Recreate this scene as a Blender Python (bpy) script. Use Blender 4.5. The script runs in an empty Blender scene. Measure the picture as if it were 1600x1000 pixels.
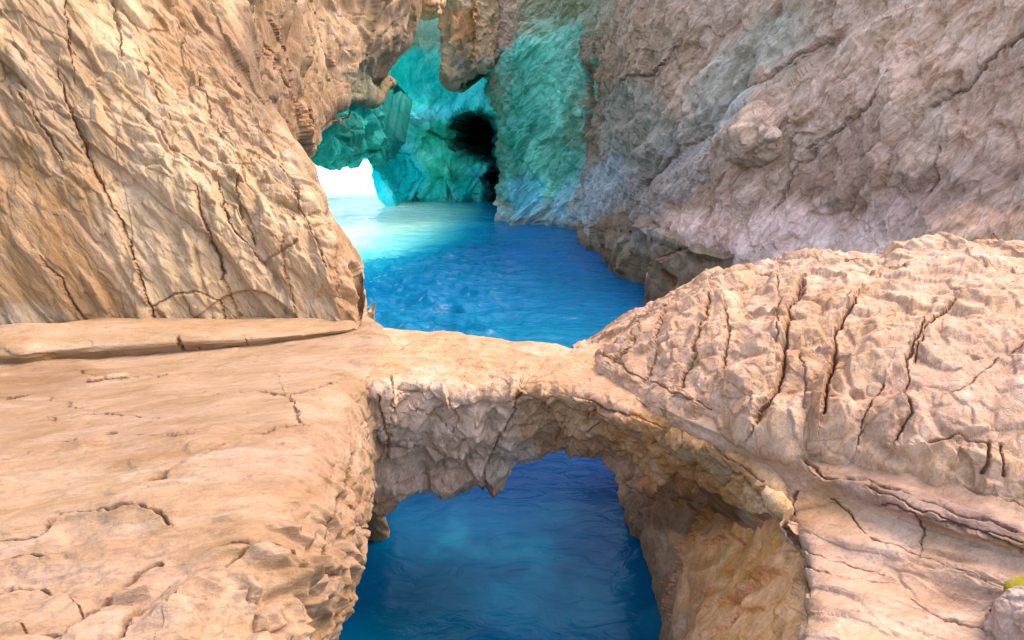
import bpy, math, random
import numpy as np
from mathutils import Vector, Euler

# ------------------------------------------------------------------ camera, world, sun, exposure
scene = bpy.context.scene
C = scene.collection
F_PX, PITCH, CAM_Z = 953.0, math.radians(15.5), 4.0
cam_d = bpy.data.cameras.new('camera'); cam = bpy.data.objects.new('camera', cam_d); C.objects.link(cam)
cam.location = (0, 0, CAM_Z); cam.rotation_euler = (math.radians(90) - PITCH, 0, 0)
cam_d.sensor_width = 36.0; cam_d.lens = 36.0 * F_PX / 1600.0
cam_d.clip_start = 0.05; cam_d.clip_end = 20000
scene.camera = cam

SUN_ELEV, SUN_AZ = math.radians(56), math.radians(76)      # azimuth from +Y towards +X
w = bpy.data.worlds.new('World'); scene.world = w; w.use_nodes = True
nt = w.node_tree; bg = nt.nodes['Background']
sky = nt.nodes.new('ShaderNodeTexSky'); sky.sky_type = 'NISHITA'; sky.sun_disc = False
sky.sun_elevation = SUN_ELEV; sky.sun_rotation = SUN_AZ; sky.air_density = 1.0; sky.dust_density = 3.0; sky.ozone_density = 1.0
nt.links.new(sky.outputs[0], bg.inputs[0]); bg.inputs[1].default_value = 0.15
sd = bpy.data.lights.new('sun', 'SUN'); sd.energy = 0.55; sd.angle = math.radians(24); sd.color = (1.0, 0.90, 0.76)
so = bpy.data.objects.new('sun', sd); C.objects.link(so)
sdir = Vector((math.sin(SUN_AZ) * math.cos(SUN_ELEV), math.cos(SUN_AZ) * math.cos(SUN_ELEV), math.sin(SUN_ELEV)))
so.rotation_euler = sdir.to_track_quat('Z', 'Y').to_euler()
vs = scene.view_settings; vs.view_transform = 'Standard'; vs.look = 'None'; vs.gamma = 1; vs.use_curve_mapping = False
vs.exposure = 2.3
scene.render.engine = 'CYCLES'
scene.cycles.max_bounces = 6; scene.cycles.diffuse_bounces = 4
try:
    scene.cycles.use_denoising = True
except Exception:
    pass

# ------------------------------------------------------------------ projection helpers
CT, ST = math.cos(PITCH), math.sin(PITCH)
def ray(px, py):
    x = (px - 800.0) / F_PX; v = -(py - 500.0) / F_PX
    return x, CT + v * ST, -ST + v * CT
def PY(px, py, Y):                      # world point seen at (px,py) at distance Y
    x, y, z = ray(px, py); k = Y / y
    return (x * k, Y, CAM_Z + z * k)
def PZ(px, py, z0):                     # world point seen at (px,py) at height z0
    x, y, z = ray(px, py); k = (z0 - CAM_Z) / z
    return (x * k, y * k, z0)
def proj(P):
    x = P[..., 0]; y = P[..., 1]; z = P[..., 2] - CAM_Z
    d = y * CT - z * ST; u = y * ST + z * CT
    d = np.maximum(d, 0.05)
    return 800 + F_PX * x / d, 500 - F_PX * u / d, d

# ------------------------------------------------------------------ numpy noise
def h32(ix, iy, iz, seed):
    with np.errstate(over='ignore'):
        h = (ix.astype(np.uint32) * np.uint32(0x8da6b343)) ^ (iy.astype(np.uint32) * np.uint32(0xd8163841)) ^ (iz.astype(np.uint32) * np.uint32(0xcb1ab31f)) ^ np.uint32((seed * 0x9E3779B1) & 0xffffffff)
        h ^= h >> np.uint32(15); h *= np.uint32(0x2c1b3c6d); h ^= h >> np.uint32(12); h *= np.uint32(0x297a2d39); h ^= h >> np.uint32(15)
    return h
def u01(h): return (h & np.uint32(0xffffff)).astype(np.float32) / np.float32(0x1000000)
def rehash(h, k):
    with np.errstate(over='ignore'):
        h = h + np.uint32((k * 0x68bc21eb) & 0xffffffff); h ^= h >> np.uint32(16); h *= np.uint32(0x85ebca6b); h ^= h >> np.uint32(13); h *= np.uint32(0xc2b2ae35); h ^= h >> np.uint32(16)
    return h
def vnoise(p, seed):
    i = np.floor(p).astype(np.int32); f = (p - i).astype(np.float32); s = f * f * (3 - 2 * f)
    r = 0
    for dx in (0, 1):
        wx = s[:, 0] if dx else 1 - s[:, 0]
        for dy in (0, 1):
            wy = s[:, 1] if dy else 1 - s[:, 1]
            for dz in (0, 1):
                wz = s[:, 2] if dz else 1 - s[:, 2]
                r = r + u01(h32(i[:, 0] + dx, i[:, 1] + dy, i[:, 2] + dz, seed)) * (wx * wy * wz)
    return r * 2 - 1
def fbm(p, seed, o=4, g=0.5):
    a = 1.0; r = 0; t = 0
    for k in range(o):
        r = r + a * vnoise(p * (2.03 ** k) + 17.3 * k, seed + k); t += a; a *= g
    return r / t
def ridged(p, seed, o=4):
    a = 1.0; r = 0; t = 0
    for k in range(o):
        r = r + a * (1 - 2 * np.abs(vnoise(p * (2.1 ** k) + 9.1 * k, seed + k))); t += a; a *= 0.55
    return r / t
def voro(p, seed):
    i = np.floor(p).astype(np.int32); f = (p - i).astype(np.float32)
    n = len(p); F1 = np.full(n, 9, np.float32); F2 = np.full(n, 9, np.float32)
    idh = np.zeros(n, np.uint32); dl = np.zeros((n, 3), np.float32)
    for dx in (-1, 0, 1):
        for dy in (-1, 0, 1):
            for dz in (-1, 0, 1):
                h = h32(i[:, 0] + dx, i[:, 1] + dy, i[:, 2] + dz, seed)
                v = np.stack([dx + u01(h) - f[:, 0], dy + u01(rehash(h, 1)) - f[:, 1], dz + u01(rehash(h, 2)) - f[:, 2]], 1)
                d = np.sqrt((v * v).sum(1)); m = d < F1
                F2 = np.where(m, F1, np.minimum(F2, d)); F1 = np.where(m, d, F1)
                idh = np.where(m, h, idh); dl[m] = v[m]
    return F1, F2, idh, dl
def sstep(a, b, x):
    t = np.clip((x - a) / (b - a), 0, 1); return t * t * (3 - 2 * t)
def facet(p, seed, tilt=1.0, hard=.36):           # broken-rock relief: every cell a tilted flat chip
    F1, F2, h, dl = voro(p, seed)
    t = np.stack([u01(rehash(h, 5)), u01(rehash(h, 6)), u01(rehash(h, 7))], 1) * 2 - 1
    e = sstep(0, .26, F2 - F1)
    return (tilt * (t * dl).sum(1) + (u01(rehash(h, 8)) - .5) * .8) * (hard + (1 - hard) * e) - 0.22 * (1 - e)

def catmull(A, ts):                     # A: (n, ...) controls, ts in [0, n-1]
    n = len(A); i = np.clip(np.floor(ts).astype(int), 0, n - 2); t = (ts - i)
    g = lambda k: A[np.clip(k, 0, n - 1)]
    p0, p1, p2, p3 = g(i - 1), g(i), g(i + 1), g(i + 2)
    p0 = np.where((i - 1 < 0).reshape(-1, *[1] * (A.ndim - 1)), 2 * p1 - p2, p0)
    p3 = np.where((i + 2 > n - 1).reshape(-1, *[1] * (A.ndim - 1)), 2 * p2 - p1, p3)
    t = t.reshape(-1, *[1] * (A.ndim - 1))
    return .5 * (2 * p1 + (p2 - p0) * t + (2 * p0 - 5 * p1 + 4 * p2 - p3) * t * t + (3 * p1 - p0 - 3 * p2 + p3) * t ** 3)

def lin(c):
    c = np.asarray(c, float) / 255.0
    return np.where(c <= .04045, c / 12.92, ((c + .055) / 1.055) ** 2.4)
def sstep(a, b, x):
    t = np.clip((x - a) / (b - a), 0, 1); return t * t * (3 - 2 * t)

# ------------------------------------------------------------------ materials
def rock_mat(name, streak=(0, 0, 1), stretch=3.0, scale=6.0, var=0.22, bump=0.5, rough=0.85, dist=0.02, grain=90.0, pits=16.0):
    m = bpy.data.materials.new(name); m.use_nodes = True; t = m.node_tree; N = t.nodes; L = t.links
    b = N['Principled BSDF']; b.inputs['Roughness'].default_value = rough
    b.inputs['Specular IOR Level'].default_value = 0.3
    geo = N.new('ShaderNodeTexCoord')
    # stretch the texture along the streak direction: rotate so that z = streak, then scale z
    q = Vector(streak).normalized().rotation_difference(Vector((0, 0, 1))).to_euler()
    rot = N.new('ShaderNodeMapping'); rot.inputs['Rotation'].default_value = q
    scl = N.new('ShaderNodeMapping'); scl.inputs['Scale'].default_value = (scale, scale, scale / stretch)
    L.new(geo.outputs['Object'], rot.inputs[0]); L.new(rot.outputs[0], scl.inputs[0])
    col = N.new('ShaderNodeAttribute'); col.attribute_name = 'pigment'
    n1 = N.new('ShaderNodeTexNoise'); n1.inputs['Scale'].default_value = 1.0; n1.inputs['Detail'].default_value = 9; n1.inputs['Roughness'].default_value = .65; n1.inputs['Distortion'].default_value = .6
    L.new(scl.outputs[0], n1.inputs['Vector'])
    n2 = N.new('ShaderNodeTexNoise'); n2.inputs['Scale'].default_value = 7.0; n2.inputs['Detail'].default_value = 6; n2.inputs['Distortion'].default_value = 1.0
    L.new(scl.outputs[0], n2.inputs['Vector'])
    v = N.new('ShaderNodeTexVoronoi'); v.feature = 'DISTANCE_TO_EDGE'; v.inputs['Scale'].default_value = 2.3
    wv = N.new('ShaderNodeMixRGB'); wv.blend_type = 'ADD'; wv.inputs[0].default_value = .7
    L.new(scl.outputs[0], wv.inputs[1]); L.new(n1.outputs['Color'], wv.inputs[2]); L.new(wv.outputs[0], v.inputs['Vector'])
    r1 = N.new('ShaderNodeMapRange'); r1.inputs[1].default_value = .28; r1.inputs[2].default_value = .72; r1.inputs[3].default_value = 1 - var; r1.inputs[4].default_value = 1 + var * .8
    L.new(n1.outputs[0], r1.inputs[0])
    r2 = N.new('ShaderNodeMapRange'); r2.inputs[1].default_value = .3; r2.inputs[2].default_value = .7; r2.inputs[3].default_value = 1 - var * .5; r2.inputs[4].default_value = 1 + var * .5
    L.new(n2.outputs[0], r2.inputs[0])
    mu = N.new('ShaderNodeMath'); mu.operation = 'MULTIPLY'; L.new(r1.outputs[0], mu.inputs[0]); L.new(r2.outputs[0], mu.inputs[1])
    vm = N.new('ShaderNodeVectorMath'); vm.operation = 'SCALE'; L.new(col.outputs['Color'], vm.inputs[0]); L.new(mu.outputs[0], vm.inputs['Scale'])
    hs = N.new('ShaderNodeHueSaturation'); L.new(vm.outputs[0], hs.inputs['Color'])
    r3 = N.new('ShaderNodeMapRange'); r3.inputs[1].default_value = .3; r3.inputs[2].default_value = .7; r3.inputs[3].default_value = 1.12; r3.inputs[4].default_value = .88
    L.new(n1.outputs[0], r3.inputs[0]); L.new(r3.outputs[0], hs.inputs['Saturation'])
    L.new(hs.outputs[0], b.inputs['Base Color'])
    re = N.new('ShaderNodeMapRange'); re.inputs[1].default_value = 0; re.inputs[2].default_value = .06; re.inputs[3].default_value = 0; re.inputs[4].default_value = .10
    L.new(v.outputs['Distance'], re.inputs[0])
    a1 = N.new('ShaderNodeMath'); a1.operation = 'ADD'; L.new(n1.outputs[0], a1.inputs[0]); L.new(re.outputs[0], a1.inputs[1])
    a2 = N.new('ShaderNodeMath'); a2.operation = 'MULTIPLY_ADD'; a2.inputs[1].default_value = .35; L.new(n2.outputs[0], a2.inputs[0]); L.new(a1.outputs[0], a2.inputs[2])
    n3 = N.new('ShaderNodeTexNoise'); n3.inputs['Scale'].default_value = grain; n3.inputs['Detail'].default_value = 4; n3.inputs['Roughness'].default_value = .7
    L.new(geo.outputs['Object'], n3.inputs['Vector'])
    vp = N.new('ShaderNodeTexVoronoi'); vp.inputs['Scale'].default_value = pits; vp.inputs['Randomness'].default_value = 1
    L.new(geo.outputs['Object'], vp.inputs['Vector'])
    sepc = N.new('ShaderNodeSeparateColor'); L.new(vp.outputs['Color'], sepc.inputs[0])
    ps_ = N.new('ShaderNodeMapRange'); ps_.inputs[1].default_value = .72; ps_.inputs[2].default_value = 1.0; ps_.inputs[3].default_value = .0; ps_.inputs[4].default_value = .26; L.new(sepc.outputs[0], ps_.inputs[0])
    pd = N.new('ShaderNodeMath'); pd.operation = 'LESS_THAN'; L.new(vp.outputs['Distance'], pd.inputs[0]); L.new(ps_.outputs[0], pd.inputs[1])
    pm = N.new('ShaderNodeMath'); pm.operation = 'MULTIPLY_ADD'; pm.inputs[1].default_value = -.22; pm.inputs[2].default_value = 1; L.new(pd.outputs[0], pm.inputs[0])
    g1 = N.new('ShaderNodeMapRange'); g1.inputs[1].default_value = .25; g1.inputs[2].default_value = .75; g1.inputs[3].default_value = .86; g1.inputs[4].default_value = 1.14; L.new(n3.outputs[0], g1.inputs[0])
    gm = N.new('ShaderNodeMath'); gm.operation = 'MULTIPLY'; L.new(pm.outputs[0], gm.inputs[0]); L.new(g1.outputs[0], gm.inputs[1])
    gm2 = N.new('ShaderNodeMath'); gm2.operation = 'MULTIPLY'; L.new(gm.outputs[0], gm2.inputs[0]); L.new(mu.outputs[0], gm2.inputs[1]); L.new(gm2.outputs[0], vm.inputs['Scale'])
    a3 = N.new('ShaderNodeMath'); a3.operation = 'MULTIPLY_ADD'; a3.inputs[1].default_value = .22; L.new(n3.outputs[0], a3.inputs[0]); L.new(a2.outputs[0], a3.inputs[2])
    a4 = N.new('ShaderNodeMath'); a4.operation = 'MULTIPLY_ADD'; a4.inputs[1].default_value = -.35; L.new(pd.outputs[0], a4.inputs[0]); L.new(a3.outputs[0], a4.inputs[2])
    bp = N.new('ShaderNodeBump'); bp.inputs['Strength'].default_value = min(1, bump * 1.6); bp.inputs['Distance'].default_value = dist
    L.new(a4.outputs[0], bp.inputs['Height']); L.new(bp.outputs[0], b.inputs['Normal'])
    return m

# ------------------------------------------------------------------ objects
def tag(o, label=None, cat=None, group=None, kind=None):
    if label: o['label'] = label
    if cat: o['category'] = cat
    if group: o['group'] = group
    if kind: o['kind'] = kind
    return o
def make_mesh(name, verts, faces, cols, mat, parent=None, smooth=True):
    me = bpy.data.meshes.new(name)
    verts = np.asarray(verts, np.float32); faces = np.asarray(faces, np.int32)
    nf = len(faces); k = faces.shape[1]
    me.vertices.add(len(verts)); me.vertices.foreach_set('co', verts.ravel())
    me.loops.add(nf * k); me.loops.foreach_set('vertex_index', faces.ravel())
    me.polygons.add(nf); me.polygons.foreach_set('loop_start', np.arange(0, nf * k, k, dtype=np.int32))
    me.polygons.foreach_set('use_smooth', np.full(nf, smooth))
    me.update(calc_edges=True)
    if cols is not None:
        a = me.attributes.new('pigment', 'FLOAT_COLOR', 'POINT')
        cc = np.ones((len(verts), 4), np.float32); cc[:, :3] = cols; a.data.foreach_set('color', cc.ravel())
    me.materials.append(mat)
    o = bpy.data.objects.new(name, me); C.objects.link(o)
    if parent: o.parent = parent
    return o

def polydist(px, py, pts):              # distance and signed side to a pixel polyline
    best = np.full(px.shape, 1e9); side = np.zeros(px.shape)
    for (x0, y0), (x1, y1) in zip(pts[:-1], pts[1:]):
        dx, dy = x1 - x0, y1 - y0; L2 = dx * dx + dy * dy + 1e-9
        t = np.clip(((px - x0) * dx + (py - y0) * dy) / L2, 0, 1)
        ex, ey = px - x0 - t * dx, py - y0 - t * dy; d = np.hypot(ex, ey)
        s = np.sign(dx * ey - dy * ex); m = d < best
        best = np.where(m, d, best); side = np.where(m, s, side)
    return best, side

def stretchp(P, d, k):
    d = np.array(d, float); d /= np.linalg.norm(d)
    return P - np.outer(P @ d, d) * (1 - 1.0 / k)

def relief(P, layers, seed, fine):
    """layers: (kind, size, amp, stretch dir, stretch)"""
    D = np.zeros(len(P))
    for j, (kind, size, amp, d, k) in enumerate(layers):
        q = stretchp(P, d, k) / size
        wq = np.stack([vnoise(q * 1.3 + 5, seed + 90 + j), vnoise(q * 1.3 + 31, seed + 91 + j), vnoise(q * 1.3 + 57, seed + 92 + j)], 1)
        if kind == 'facet': D += amp * facet(q + .35 * wq, seed + j * 7)
        elif kind == 'smooth': D += amp * fbm(q, seed + j * 7, 3)
        elif kind == 'ridge': D += amp * ridged(q + .3 * wq, seed + j * 7, 4)
        elif kind == 'chips':            # facets only in patches
            msk = sstep(-.25, .35, fbm(P / (size * 6) + 3.3, seed + 50 + j, 2))
            D += amp * facet(q + .35 * wq, seed + j * 7, hard=.05) * msk
        elif kind == 'strata':           # thin stacked sheets along d as normal direction
            pass
    return D

def pigment(P, px, py, base, blobs, seed, scl, W=30):
    wx = px + W * fbm(P / scl, seed + 200, 4, .6); wy = py + W * fbm(P / scl + 40, seed + 204, 4, .6)
    col = np.tile(lin(base), (len(P), 1))
    for (bx, by, rx, ry, ang, c, wgt) in blobs:
        a = math.radians(ang); dx, dy = wx - bx, wy - by
        u = (dx * math.cos(a) + dy * math.sin(a)) / rx; v = (-dx * math.sin(a) + dy * math.cos(a)) / ry
        r = np.sqrt(u * u + v * v); m = (1 - sstep(.65, 1.15, r)) * wgt
        col = col * (1 - m[:, None]) + lin(c) * m[:, None]
    return col

GAIN = 0.44
def surf(name, ctrl, mat, layers, base, blobs=(), cracks=(), seed=1, flip=False, parent=None, step=1.9,
         pre=None, thick=None, ampfn=None, pscl=1.0, gain=GAIN, maxseg=400, stain=(158, 106, 62), stainw=.5, fringe=6, tint=(1.03, .965, .895), crk=.5, smooth=False):
    A = np.array(ctrl, float)           # rows x cols x 3
    qx, qy, qd = proj(A)
    qx = np.clip(qx, -350, 1950); qy = np.clip(qy, -350, 1350)
    def params(axis):
        n = A.shape[axis]; out = []
        for i in range(n - 1):
            s0 = [slice(None)] * 2; s1 = [slice(None)] * 2; s0[axis] = i; s1[axis] = i + 1
            x0, x1, y0, y1 = qx[tuple(s0)], qx[tuple(s1)], qy[tuple(s0)], qy[tuple(s1)]
            vis = ((np.minimum(x0, x1) < 1620) & (np.maximum(x0, x1) > -20) & (np.minimum(y0, y1) < 1020) & (np.maximum(y0, y1) > -20))
            L = np.hypot(x1 - x0, y1 - y0)
            W = np.linalg.norm(A[tuple(s1)] - A[tuple(s0)], axis=-1) / np.maximum(A[tuple(s0)][..., 1], 1.5) * F_PX * .45
            l = max(np.percentile(L[vis], 70), min(np.percentile(W[vis], 50), 160)) if vis.any() else L.mean() / 5
            k = int(np.clip(l / step, fringe, maxseg)); out.append(i + np.arange(k) / k)
        out.append([n - 1.0]); return np.concatenate(out)
    tr, tc = params(0), params(1)
    B = catmull(A, tr); B = np.swapaxes(catmull(np.swapaxes(B, 0, 1), tc), 0, 1)
    R, K = B.shape[:2]
    px, py, _ = proj(B)
    if pre is not None: B = pre(B, px, py); px, py, _ = proj(B)
    Tr = np.gradient(B, axis=0); Tc = np.gradient(B, axis=1)
    N = np.cross(Tr, Tc); N /= np.linalg.norm(N, axis=2, keepdims=True) + 1e-9
    if flip: N = -N
    P = B.reshape(-1, 3); Nn = N.reshape(-1, 3); px = px.ravel(); py = py.ravel()
    D = relief(P, layers, seed, None)
    if ampfn is not None: D *= ampfn(px, py)
    ps = np.linalg.norm(P - np.array([0, 0, CAM_Z]), axis=1) / F_PX
    sc = np.median(ps) * 60
    jx = px + 11 * fbm(P / sc * 3.0, seed + 300, 5, .7); jy = py + 11 * fbm(P / sc * 2.2 + 50, seed + 305, 4, .65)
    cr = np.zeros(len(P)); Dk = np.zeros(len(P))
    for c in cracks:
        pts, wd, dp = c[0], c[1], c[2]; stp = c[3] if len(c) > 3 else 0
        x0 = min(a for a, _ in pts) - 60; x1 = max(a for a, _ in pts) + 60; y0 = min(b for _, b in pts) - 60; y1 = max(b for _, b in pts) + 60
        s = np.where((px > x0) & (px < x1) & (py > y0) & (py < y1))[0]
        if len(s) == 0: continue
        d, sd_ = polydist(jx[s], jy[s], pts)
        wv = wd * .68 * (1 + .8 * fbm(P[s] / sc * 3, seed + 320, 2))
        g = np.exp(-(d / np.maximum(wv, .4)) ** 2)
        Dk[s] -= crk * dp * ps[s] * g
        if stp: Dk[s] += stp * ps[s] * np.where(sd_ > 0, np.exp(-d / 28.0), 0) * (1 - sstep(40, 58, d))
        cr[s] = np.maximum(cr[s], np.exp(-(d / (wv * 1.6)) ** 2))
    D = D.reshape(B.shape[:2])           # soften the steps a little so that they do not stair-step across the mesh
    for ax in (0, 1):
        E = np.concatenate([np.take(D, [0], ax), D, np.take(D, [-1], ax)], ax)
        n_ = D.shape[ax]; D = .13 * np.take(E, range(n_), ax) + .74 * D + .13 * np.take(E, range(2, n_ + 2), ax)
    D = D.ravel() + Dk
    P2 = P + Nn * D[:, None]
    col = pigment(P, px, py, base, blobs, seed, sc)
    mm = (cr * stainw)[:, None]; col = col * (1 - mm) + lin(stain) * mm
    tz = P2[:, 2] - .08 + .08 * fbm(P2 / .4, seed + 400, 3)
    mm = (1 - sstep(.10, .32, tz))[:, None] * .6; col = col * (1 - mm) + col * np.array([.35, .42, .38]) * mm
    col = np.clip(col * gain * np.array(tint), 0, .92)
    idx = np.arange(R * K).reshape(R, K)
    a, b, c, d = idx[:-1, :-1].ravel(), idx[1:, :-1].ravel(), idx[1:, 1:].ravel(), idx[:-1, 1:].ravel()
    f = np.stack([a, d, c, b], 1) if flip else np.stack([a, b, c, d], 1)
    if thick is not None:               # close the body: edge loop pushed back and capped
        loop = np.concatenate([idx[0, :], idx[1:, -1], idx[-1, :-1][::-1], idx[1:-1, 0][::-1]])
        n0 = len(P2); off = np.array(thick, float)
        P2 = np.concatenate([P2, P2[loop] + off, (P2[loop] + off).mean(0, keepdims=True)])
        col = np.concatenate([col, col[loop], col[loop[:1]]])
        m = len(loop); li = np.arange(m); lj = (li + 1) % m
        side = np.stack([loop[li], loop[lj], n0 + lj, n0 + li], 1); cap = np.stack([n0 + li, n0 + lj, np.full(m, n0 + m), np.full(m, n0 + m)], 1)
        f = np.concatenate([f, side if not flip else side[:, ::-1]])
        o = make_mesh(name, P2, f, col, mat, parent, smooth)
        # cap as triangles
        import bmesh
        bm = bmesh.new(); bm.from_mesh(o.data); bm.verts.ensure_lookup_table()
        cv = bm.verts[n0 + m]
        for i in range(m):
            try: bm.faces.new((bm.verts[n0 + i], bm.verts[n0 + (i + 1) % m], cv))
            except ValueError: pass
        bm.to_mesh(o.data); bm.free()
        return o
    return make_mesh(name, P2, f, col, mat, parent, smooth)

def chunk(name, loc, dims, rot, mat, color, seed, n=26, power=3.2, rough=.16, parent=None, gain=None, fsize=.5):
    """a broken stone: superellipsoid blocked out by flat facets"""
    us = np.linspace(-1, 1, n); V = []; Fc = []
    for ax in range(3):
        for sg in (-1, 1):
            g0, g1 = np.meshgrid(us, us, indexing='ij'); q = np.zeros((n, n, 3))
            q[..., ax] = sg; q[..., (ax + 1) % 3] = g0; q[..., (ax + 2) % 3] = g1
            b0 = sum(len(v) for v in V); V.append(q.reshape(-1, 3))
            ii = np.arange(n * n).reshape(n, n) + b0
            qd = np.stack([ii[:-1, :-1].ravel(), ii[1:, :-1].ravel(), ii[1:, 1:].ravel(), ii[:-1, 1:].ravel()], 1)
            Fc.append(qd if sg > 0 else qd[:, ::-1])
    V = np.concatenate(V); Fc = np.concatenate(Fc)
    key = np.round(V * 1000).astype(np.int64); _, first, inv = np.unique(key, axis=0, return_index=True, return_inverse=True)
    inv = inv.ravel(); V = V[first]; Fc = inv[Fc]
    r = (np.abs(V) ** power).sum(1) ** (1 / power); V = V / r[:, None]
    nd = V / np.linalg.norm(V, axis=1, keepdims=True)
    k = facet(V / fsize + seed * 3.1, seed) * rough + facet(V / (fsize * .4) + seed, seed + 3) * rough * .35 + fbm(V * 2 + seed, seed + 9, 3) * rough * .8
    V = V * (1 + k)[:, None] * np.array(dims) * .5
    col = np.tile(np.clip(lin(color) * (gain or GAIN) * np.array([1.03, .965, .895]), 0, .9), (len(V), 1)) * (1 + .10 * fbm(V / (max(dims) * .2), seed + 5, 3))[:, None]
    o = make_mesh(name, V, Fc, col, mat, parent); o.location = loc; o.rotation_euler = Euler([math.radians(a) for a in rot])
    return o

Z = (0, 0, 1)
# ================================================================== WATER
def build_water():
    ys = np.concatenate([np.linspace(-30, 1.8, 14)[:-1], 1.8 * (62 / 1.8) ** np.linspace(0, 1, 620), 62 * (6000 / 62) ** np.linspace(0, 1, 40)[1:]])
    us = np.linspace(-1, 1, 640)
    Y, U = np.meshgrid(ys, us, indexing='ij')
    X = U * (np.abs(Y) * 1.05 + 3)
    P = np.stack([X, Y, np.zeros_like(X)], 2).reshape(-1, 3)
    x, y = P[:, 0], P[:, 1]
    fade = (1 - sstep(40, 70, y)) * sstep(-2, 2, y)
    q = P * np.array([.8, 1.5, 1])
    far = sstep(7, 9, y)
    wv = far * (.075 * ridged(q * .8, 71, 3) + .030 * fbm(q * 3.2, 75, 3)) + (1 - far) * (.030 * fbm(P * 1.0, 79, 2) + .008 * fbm(P * 3, 83, 2))
    wv = wv * (1 + 2.2 * far * (1 - sstep(-1.5, 1.5, x)) * (1 - sstep(22, 28, y)))
    P[:, 2] = wv * fade
    px, py, _ = proj(P)
    # water colour, outlet glow painted in: deep blue, shallower and greener over sand and ledges
    wn = fbm(P * .35, 60, 4); wx = x + 1.0 * wn; wy = y + 3 * fbm(P * .2 + 9, 64, 3)
    col = np.tile(lin((0, 98, 160)), (len(P), 1))
    def mix(m, c):
        nonlocal col
        m = np.clip(m, 0, 1)[:, None]; col = col * (1 - m) + lin(c) * m
    mix(sstep(16, 9, wy) * (y > 8), (0, 108, 150))                       # nearer, teal blue
    mix(sstep(16, 24, wy) * sstep(-1.5, 1.5, wx), (30, 104, 184))       # periwinkle blue by the right wall
    mix(sstep(24, 34, wy) * .8, (20, 122, 200))
    dcy = np.hypot((wx + 9.3) / 8.2, (wy - 38) / 20.0)                  # cyan to white glow by the outlet, painted into the water
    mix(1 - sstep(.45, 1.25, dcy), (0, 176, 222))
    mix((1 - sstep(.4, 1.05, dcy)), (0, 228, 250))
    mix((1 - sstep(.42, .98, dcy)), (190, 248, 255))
    mix(sstep(52, 60, y), (170, 240, 240))  # outlet glow carried onto the sea outside
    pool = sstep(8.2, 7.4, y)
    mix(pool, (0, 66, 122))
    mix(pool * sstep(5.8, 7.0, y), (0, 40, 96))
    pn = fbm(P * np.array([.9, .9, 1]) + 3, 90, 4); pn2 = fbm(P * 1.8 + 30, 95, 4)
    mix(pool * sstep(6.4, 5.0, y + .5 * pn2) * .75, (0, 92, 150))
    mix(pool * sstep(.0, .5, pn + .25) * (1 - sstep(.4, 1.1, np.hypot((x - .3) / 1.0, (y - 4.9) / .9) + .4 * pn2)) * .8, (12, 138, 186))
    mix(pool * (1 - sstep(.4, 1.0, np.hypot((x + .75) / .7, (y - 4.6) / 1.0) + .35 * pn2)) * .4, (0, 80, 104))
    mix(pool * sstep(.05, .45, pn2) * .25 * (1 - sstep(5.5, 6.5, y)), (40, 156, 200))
    col *= np.array([.9, .86, .62])
    R, K = X.shape; idx = np.arange(R * K).reshape(R, K)
    f = np.stack([idx[:-1, :-1].ravel(), idx[:-1, 1:].ravel(), idx[1:, 1:].ravel(), idx[1:, :-1].ravel()], 1)
    m = bpy.data.materials.new('sea_water'); m.use_nodes = True; t = m.node_tree; Nn = t.nodes; L = t.links
    b = Nn['Principled BSDF']; b.inputs['Roughness'].default_value = .16; b.inputs['IOR'].default_value = 1.33; b.inputs['Specular IOR Level'].default_value = .2
    a = Nn.new('ShaderNodeAttribute'); a.attribute_name = 'pigment'; L.new(a.outputs['Color'], b.inputs['Base Color'])
    tc = Nn.new('ShaderNodeTexCoord'); mp = Nn.new('ShaderNodeMapping'); mp.inputs['Scale'].default_value = (1.2, 2.2, 1)
    L.new(tc.outputs['Object'], mp.inputs[0])
    n1 = Nn.new('ShaderNodeTexNoise'); n1.inputs['Scale'].default_value = 2.2; n1.inputs['Detail'].default_value = 5; n1.inputs['Distortion'].default_value = 1.2
    L.new(mp.outputs[0], n1.inputs['Vector'])
    bp = Nn.new('ShaderNodeBump'); bp.inputs['Strength'].default_value = .5; bp.inputs['Distance'].default_value = .09
    sx = Nn.new('ShaderNodeSeparateXYZ'); L.new(tc.outputs['Object'], sx.inputs[0])
    mr = Nn.new('ShaderNodeMapRange'); mr.inputs[1].default_value = 7.5; mr.inputs[2].default_value = 11; mr.inputs[3].default_value = .24; mr.inputs[4].default_value = .7
    L.new(sx.outputs['Y'], mr.inputs[0]); L.new(mr.outputs[0], bp.inputs['Strength'])
    L.new(n1.outputs[0], bp.inputs['Height']); L.new(bp.outputs[0], b.inputs['Normal'])
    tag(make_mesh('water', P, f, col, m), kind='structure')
build_water()

# ================================================================== materials
M_left = rock_mat('cream_limestone_streaked', (.45, .1, -1), 6.0, 7.0, .34, .62)
M_ledge = rock_mat('smooth_peach_limestone', (1, .35, 0), 3.5, 5.0, .25, .62, dist=.014)
M_hump = rock_mat('broken_pink_limestone', (.3, .2, 1), 3.0, 7.0, .27, .62, dist=.018)
M_arch = rock_mat('grey_mauve_limestone', (.4, 0, 1), 2.2, 7.0, .32, .62, dist=.022)
M_right = rock_mat('mauve_limestone_streaked', (.75, .1, .65), 6.0, 2.6, .44, .7, dist=.07, grain=22, pits=5)
M_far = rock_mat('teal_glow_painted_limestone', (.2, 0, 1), 2.0, .9, .30, .8, dist=.14, grain=9, pits=2)  # teal in its pigment stands in for light through the water
M_brown = rock_mat('brown_limestone', (.2, .1, 1), 3.0, 1.4, .30, .8, dist=.08, grain=16, pits=4)

PEACH, PINK, BROWN = (222, 182, 142), (226, 184, 154), (170, 138, 108)

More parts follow.
